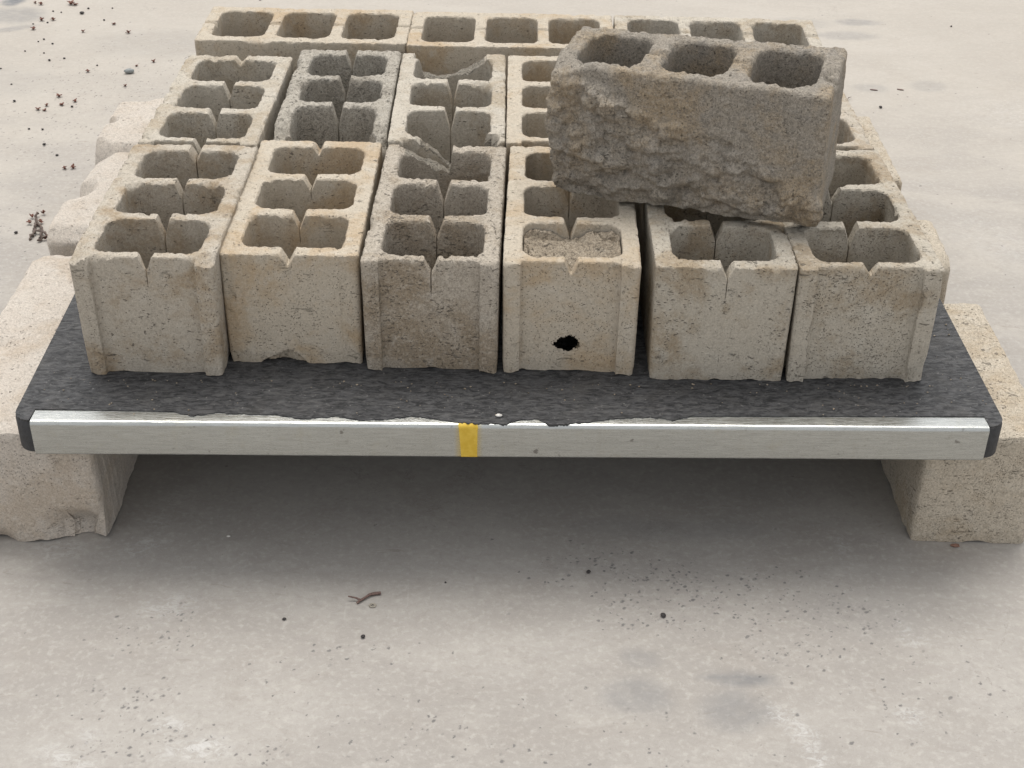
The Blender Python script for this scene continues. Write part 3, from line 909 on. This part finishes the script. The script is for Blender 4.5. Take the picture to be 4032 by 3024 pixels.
# steel angle along the front
def steel():
    prof = []
    yf, zt, rad = -.1108, .0013, .0065
    yb = -.0795
    prof += [(yb, zt - .0018), (yb, zt)]
    for q in range(9):
        a = math.radians(90 + 90 * q / 8)
        prof.append((yf + rad + rad * math.cos(a), zt - rad + rad * math.sin(a)))
    zb = -.0525
    for q in range(7):
        a = math.radians(180 + 90 * q / 6)
        prof.append((yf + .004 + .004 * math.cos(a), zb + .004 + .004 * math.sin(a)))
    prof += [(yf + .014, zb), (yf + .014, zb + .0015)]
    xs = np.linspace(-.6385, .6485, 90)
    V, Fc = [], []
    m = len(prof)
    for x in xs:
        w = .0005 * (vn(x * 7, 0, 0, 3) - .5)
        for (y, z) in prof:
            V.append((x, y + w, z + w * .5))
    for i in range(len(xs) - 1):
        for j in range(m - 1):
            Fc.append((i * m + j, i * m + j + 1, (i + 1) * m + j + 1, (i + 1) * m + j))
    o = mesh_obj('steel_edging', V, Fc, M['steel'], board, sharp=50)
    # paint mark following the steel, a little proud of it
    pts = [p for p in prof[2:-4]]
    V, Fc = [], []
    n = 7
    L_ = len(pts)
    for j, (y, z) in enumerate(pts):
        t = (zt - z) / (zt - zb)
        xl = -.0668 + .0035 * t + .0012 * (vn(t * 30, 0, 0, 1) - .5)
        xr = -.0410 - .0005 * t + .0012 * (vn(t * 30, 5, 0, 2) - .5)
        ny, nz = (-1, 0)
        if j < 9:
            a = math.radians(90 + 90 * j / 8)
            ny, nz = math.cos(a), math.sin(a)
        for i in range(n):
            V.append((xl + (xr - xl) * i / (n - 1), y + ny * .0006, z + nz * .0006))
    for j in range(L_ - 1):
        for i in range(n - 1):
            Fc.append((j * n + i, j * n + i + 1, (j + 1) * n + i + 1, (j + 1) * n + i))
    mesh_obj('paint_mark', V, Fc, M['yellow'], o, sharp=50)
steel()

# ------------------------------------------------------------------ litter on the ground
def tube(path, radii, sides=6, seed=0, rough=.15):
    V, Fc = [], []
    P = [Vector(p) for p in path]
    for i, p in enumerate(P):
        t = (P[min(i + 1, len(P) - 1)] - P[max(i - 1, 0)]).normalized()
        a = t.cross(Vector((0, 0, 1)))
        a = a.normalized() if a.length > 1e-5 else Vector((1, 0, 0))
        b = a.cross(t)
        for q in range(sides):
            an = 2 * math.pi * q / sides
            rr = radii[i] * (1 + rough * (random.random() - .5) * 2)
            V.append(p + (a * math.cos(an) + b * math.sin(an)) * rr)
    for i in range(len(P) - 1):
        for q in range(sides):
            r = (q + 1) % sides
            Fc.append((i * sides + q, i * sides + r, (i + 1) * sides + r, (i + 1) * sides + q))
    Fc.append(list(range(sides)))
    Fc.append([(len(P) - 1) * sides + q for q in range(sides)][::-1])
    return V, Fc

def lump(rx, ry, rz, seed, rough=.25, nu=9, nv=6):
    V, Fc = [], []
    rs = random.Random(seed)
    for i in range(nv + 1):
        th = math.pi * i / nv
        for j in range(nu):
            ph = 2 * math.pi * j / nu
            s = 1 + rough * (rs.random() - .5)
            V.append((rx * s * math.sin(th) * math.cos(ph), ry * s * math.sin(th) * math.sin(ph), rz * (1 + math.cos(th))))
    for i in range(nv):
        for j in range(nu):
            r = (j + 1) % nu
            Fc.append((i * nu + j, (i + 1) * nu + j, (i + 1) * nu + r, i * nu + r))
    return V, Fc

def blossom_mesh(seed):
    rs = random.Random(seed)
    V, Fc = lump(.0028, .0028, .0022, seed, .5, 7, 4)
    for q in range(6):
        a = 2 * math.pi * q / 6 + rs.uniform(-.4, .4)
        l, w = rs.uniform(.006, .0105), rs.uniform(.0022, .0036)
        up = rs.uniform(-.1, .95)
        b0 = len(V)
        for i in range(5):
            t = i / 4
            wd = w * math.sin(math.pi * (.15 + .8 * t))
            h = .002 + up * l * t * (1.2 - .5 * t)
            r_ = l * t * (1 - .25 * up * t)
            for sgn, dz in ((-1, .0010), (0, 0), (1, .0010)):
                V.append((math.cos(a) * r_ - math.sin(a) * wd * sgn, math.sin(a) * r_ + math.cos(a) * wd * sgn, max(.0002, h + dz)))
        for i in range(4):
            for jx in range(2):
                p = b0 + i * 3 + jx
                Fc.append((p, p + 1, p + 4, p + 3))
    return V, Fc
bl_me = []
for sd in range(4):
    o = mesh_obj('dried_blossom', *blossom_mesh(100 + sd), M['petal'], sharp=70)
    bl_me.append(o.data)
    bpy.data.objects.remove(o)
BLO = [(-1.371, 2.311, .8), (-1.351, 2.299, 1.1), (-1.268, 2.306, 1.5), (-1.255, 2.300, 1.2), (-1.311, 2.165, 1.2), (-1.28, 2.17, 1.1), (-1.313, 2.092, 1.1), (-1.107, 2.144, 1.0),
       (-1.174, 2.078, .9), (-1.05, 2.077, 1.1), (-1.085, 1.784, .9), (-.972, 1.830, .7), (-.935, 1.861, .9), (-.968, 1.691, .8), (-1.111, 1.614, 1.1), (-1.09, 1.561, 1.0),
       (-1.064, 1.583, .9), (-1.125, 1.555, .9), (-1.138, 1.53, .95), (-1.121, 1.525, .8), (-.967, 1.202, 1.0), (-.985, 1.199, .9)]
BLAB = {2: 'larger half of the double dried blossom near the top edge of the left ground', 3: 'smaller half of the double dried blossom near the top edge of the left ground',
        0: 'dried blossom nearest the top left corner, left one of a close pair', 1: 'dried blossom nearest the top left corner, right one of a close pair',
        11: 'small dried blossom touching the grey pebble', 13: 'dried blossom right of the grey pebble, closest to the second row of blocks',
        20: 'right one of the two dried blossoms lying alone beside the pale left supports', 21: 'left one of the two dried blossoms lying alone beside the pale left supports',
        9: 'dried blossom farthest right in the upper left litter, toward the back row'}
def gz(x, y):
    return GZ + .0020 * (float(fbm(np.array(x * 2.2), np.array(y * 2.2), 0, 3, 3)) - .5) + .0002
for i, (x, y, s) in enumerate(BLO):
    o = bpy.data.objects.new('dried_blossom', bl_me[i % 4])
    COL.objects.link(o)
    o.location = (x, y, gz(x, y))
    o.rotation_euler.z = i * 1.7
    o.scale = (s * .95,) * 3
    tag(o, BLAB.get(i, 'small reddish brown dried blossom lying on the bare ground left of the blocks'), 'blossom', 'dried blossoms scattered on the left ground')

sd_me = []
for sd in range(3):
    V, Fc = lump(.0034, .0026, .0019, 300 + sd, .5)
    o = mesh_obj('dark_seed', V, Fc, M['seed'], sharp=70)
    sd_me.append(o.data)
    bpy.data.objects.remove(o)
SEL = [(-1.301, 2.243), (-1.276, 2.235), (-1.209, 2.271), (-1.143, 2.278), (-1.141, 2.176), (-1.29, 2.148), (-1.326, 2.135), (-1.262, 2.014), (-1.272, 1.997), (-1.23, 1.982),
       (-1.286, 1.924), (-1.233, 1.912), (-1.17, 1.876), (-1.204, 1.859), (-1.073, 1.83), (-1.31, 1.795), (-1.063, 1.551), (-1.066, 1.326), (-1.021, 1.268), (-1.094, 1.411),
       (-.999, .889), (-1.251, 1.69), (-1.21, 1.579), (-1.126, 1.413), (-1.216, 2.228)]
for i, (x, y) in enumerate(SEL):
    o = bpy.data.objects.new('dark_seed', sd_me[i % 3])
    COL.objects.link(o)
    o.location = (x, y, gz(x, y))
    o.rotation_euler.z = i * 2.1
    s = (1.9 if i == 24 else .75 + .5 * random.random())
    o.scale = (s, s, s)
    tag(o, 'tiny dark seed among the dried blossoms on the left ground', 'seed', 'dark seeds scattered on the left ground')
for x, y, s, lab in [(.218, -.215, 1.25, 'round black seed on the dark spattered patch of ground before the board'),
                     (.119, -.126, 1.0, 'black curled seed near the top of the spattered patch of ground'),
                     (-.298, -.234, .8, 'dark seed on the bare ground left of the twig'),
                     (-.188, -.266, 1.0, 'dark seed on the ground in front of the twig'),
                     (-.083, -.153, .5, 'tiny black seed on the ground below the yellow paint mark'),
                     (.898, 1.631, 1.4, 'lone dark seed on the ground right of the blocks'),
                     (1.223, 2.241, 1.0, 'dark speck of a seed on the far right ground'),
                     (-.739, 2.371, 1.0, 'dark seed on the ground at the far edge behind the left back row block')]:
    o = bpy.data.objects.new('dark_seed', sd_me[0])
    COL.objects.link(o)
    o.location = (x, y, gz(x, y))
    o.rotation_euler.z = x * 9
    o.scale = (s,) * 3
    tag(o, lab, 'seed')
def litter(name, mesh, mat, x, y, lab, cat, z=None, rot=0.0):
    o = mesh_obj(name, *mesh, mat, sharp=60)
    o.location = (x, y, gz(x, y) if z is None else z)
    o.rotation_euler.z = rot
    return tag(o, lab, cat)
litter('pebble', lump(.013, .009, .006, 401, .25, 12, 8), M['stone'], -.979, 1.782, 'smooth grey pebble among the dried blossoms on the left ground', 'pebble', rot=.3)
litter('stone_chip', lump(.003, .002, .0012, 402, .5), M['chip'], -.4046, -.0586, 'tiny white stone chip on the shaded ground under the board', 'stone chip')
litter('stone_chip', lump(.0042, .003, .0018, 403, .5), M['chip'], -.011, -.0915, 'small pale stone chip at the front edge of the board beside the yellow mark', 'stone chip', z=BZ)
litter('bark_chip', lump(.007, .004, .0015, 404, .4), M['brownchip'], .6584, -.0535, 'reddish brown chip at the foot of the front right support', 'bark chip')
for i, (x, y, s) in enumerate([(.905, 1.747, 1.0), (.973, 1.752, .9)]):
    litter('bark_chip', lump(.010 * s, .003, .0012, 405 + i, .4), M['twig'], x, y,
           ['dark flake of bark on the right ground, nearer the blocks', 'dark flake of bark on the right ground, farther from the blocks'][i], 'bark chip', rot=-.3)
# little ring-shaped shell near the twig
V, Fc = [], []
for i in range(14):
    a = 2 * math.pi * i / 14
    for j in range(6):
        b = 2 * math.pi * j / 6
        rr = .0031 + .0013 * math.cos(b)
        V.append((1.25 * rr * math.cos(a), rr * math.sin(a), .0012 + .0012 * math.sin(b)))
for i in range(14):
    for j in range(6):
        Fc.append((i * 6 + j, ((i + 1) % 14) * 6 + j, ((i + 1) % 14) * 6 + (j + 1) % 6, i * 6 + (j + 1) % 6))
litter('small_shell', (V, Fc), M['shell'], -.1809, -.2037, 'tiny pale ring-shaped shell on the ground beside the twig', 'shell')

# twig with its fork
tw = bpy.data.objects.new('twig', None)
COL.objects.link(tw)
tw.location = (-.19, -.19, gz(-.19, -.19))
tag(tw, 'small brown forked twig lying on the ground in front of the board', 'twig')
def rel(pts, o):
    return [(p[0] - o[0], p[1] - o[1], p[2]) for p in pts]
O_ = (-.19, -.19)
V, Fc = tube(rel([(-.2025, -.2005, .002), (-.1985, -.1955, .0028), (-.192, -.1895, .003), (-.187, -.1845, .0034), (-.180, -.181, .003), (-.1715, -.1795, .0028)], O_),
             [.0016, .0020, .0018, .0021, .0024, .0022], 7)
mesh_obj('stem', V, Fc, M['twig'], tw, sharp=70)
V, Fc = tube(rel([(-.1985, -.1955, .003), (-.204, -.1935, .005), (-.2155, -.1925, .0072)], O_), [.0017, .0013, .0010], 6)
mesh_obj('side_shoot', V, Fc, M['twig'], tw, sharp=70)

# dried flower stalk behind the front left support
fs = bpy.data.objects.new('dried_flower_stalk', None)
COL.objects.link(fs)
fs.location = (-.958, .90, gz(-.958, .90))
tag(fs, 'knobbly dried flower stalk with reddish buds behind the front left support block', 'flower stalk')
def knob(pts):
    path, rad = [], []
    for a in range(len(pts) - 1):
        p, q = Vector((*pts[a], 0)), Vector((*pts[a + 1], 0))
        n = max(2, int((q - p).length / .003))
        for i in range(n):
            t = i / n
            c = p.lerp(q, t)
            path.append((c.x + .958, c.y - .90, .005 + .003 * math.sin(i * 1.3 + a)))
            rad.append(.0019 + .0013 * (i % 2))
    path.append((pts[-1][0] + .958, pts[-1][1] - .90, .004))
    rad.append(.0015)
    return tube(path, rad, 6, 0, .3)
for pts in ([(-.976, .968), (-.979, .958), (-.974, .943), (-.969, .929), (-.966, .907), (-.964, .894), (-.959, .882)], [(-.959, .884), (-.962, .871), (-.963, .858)],
            [(-.969, .929), (-.958, .916), (-.948, .898), (-.948, .889), (-.943, .869), (-.939, .856), (-.945, .850)], [(-.948, .889), (-.940, .882), (-.930, .874)],
            [(-.939, .858), (-.932, .864), (-.923, .864)], [(-.964, .894), (-.956, .887), (-.948, .889)]):
    mesh_obj('stem', *knob(pts), M['stem'], fs, sharp=70)
for i, (x, y) in enumerate([(-.968, .975), (-.986, .957), (-.984, .930), (-.962, .935), (-.922, .865), (-.932, .862)]):
    o = bpy.data.objects.new('bud', bl_me[i % 4])
    COL.objects.link(o)
    o.parent = fs
    o.location = (x + .958, y - .90, .002)
    o.rotation_euler.z = i * 1.1
    o.scale = (.8, .8, .9)
# thin sprig by the right end of the second row
V, Fc = tube([(0, 0, .001), (.008, .008, .004), (.013, .02, .006), (.022, .03, .004)], [.0010, .0012, .0009, .0008], 5)
litter('twig', (V, Fc), M['stem'], .815, 1.66, 'thin dry sprig on the ground right of the dark tilted block', 'twig')

# crumbs that have fallen from the blocks onto the board, too many and too small to count
V, Fc = [], []
rs = random.Random(77)
for i in range(150):
    bx, t = rs.uniform(-.60, .60), rs.random() ** 2.2
    if rs.random() < .25:
        bx = rs.choice([-.62, .63]) + rs.uniform(-.02, .03)
        by = rs.uniform(-.05, .25)
    else:
        by = -.008 - .085 * t + .0168 * bx
    r = rs.uniform(.0006, .0017)
    v, f = lump(r, r * rs.uniform(.6, 1), r * .6, 500 + i, .6, 6, 4)
    o0 = len(V)
    V += [(p[0] + bx, p[1] + by, p[2] + BZ) for p in v]
    Fc += [tuple(q + o0 for q in ff) for ff in f]
o = mesh_obj('mortar_crumbs', V, Fc, M['rubble'], sharp=60)
tag(o, 'pale mortar crumbs strewn on the black board around the block feet', 'crumbs', kind='stuff')
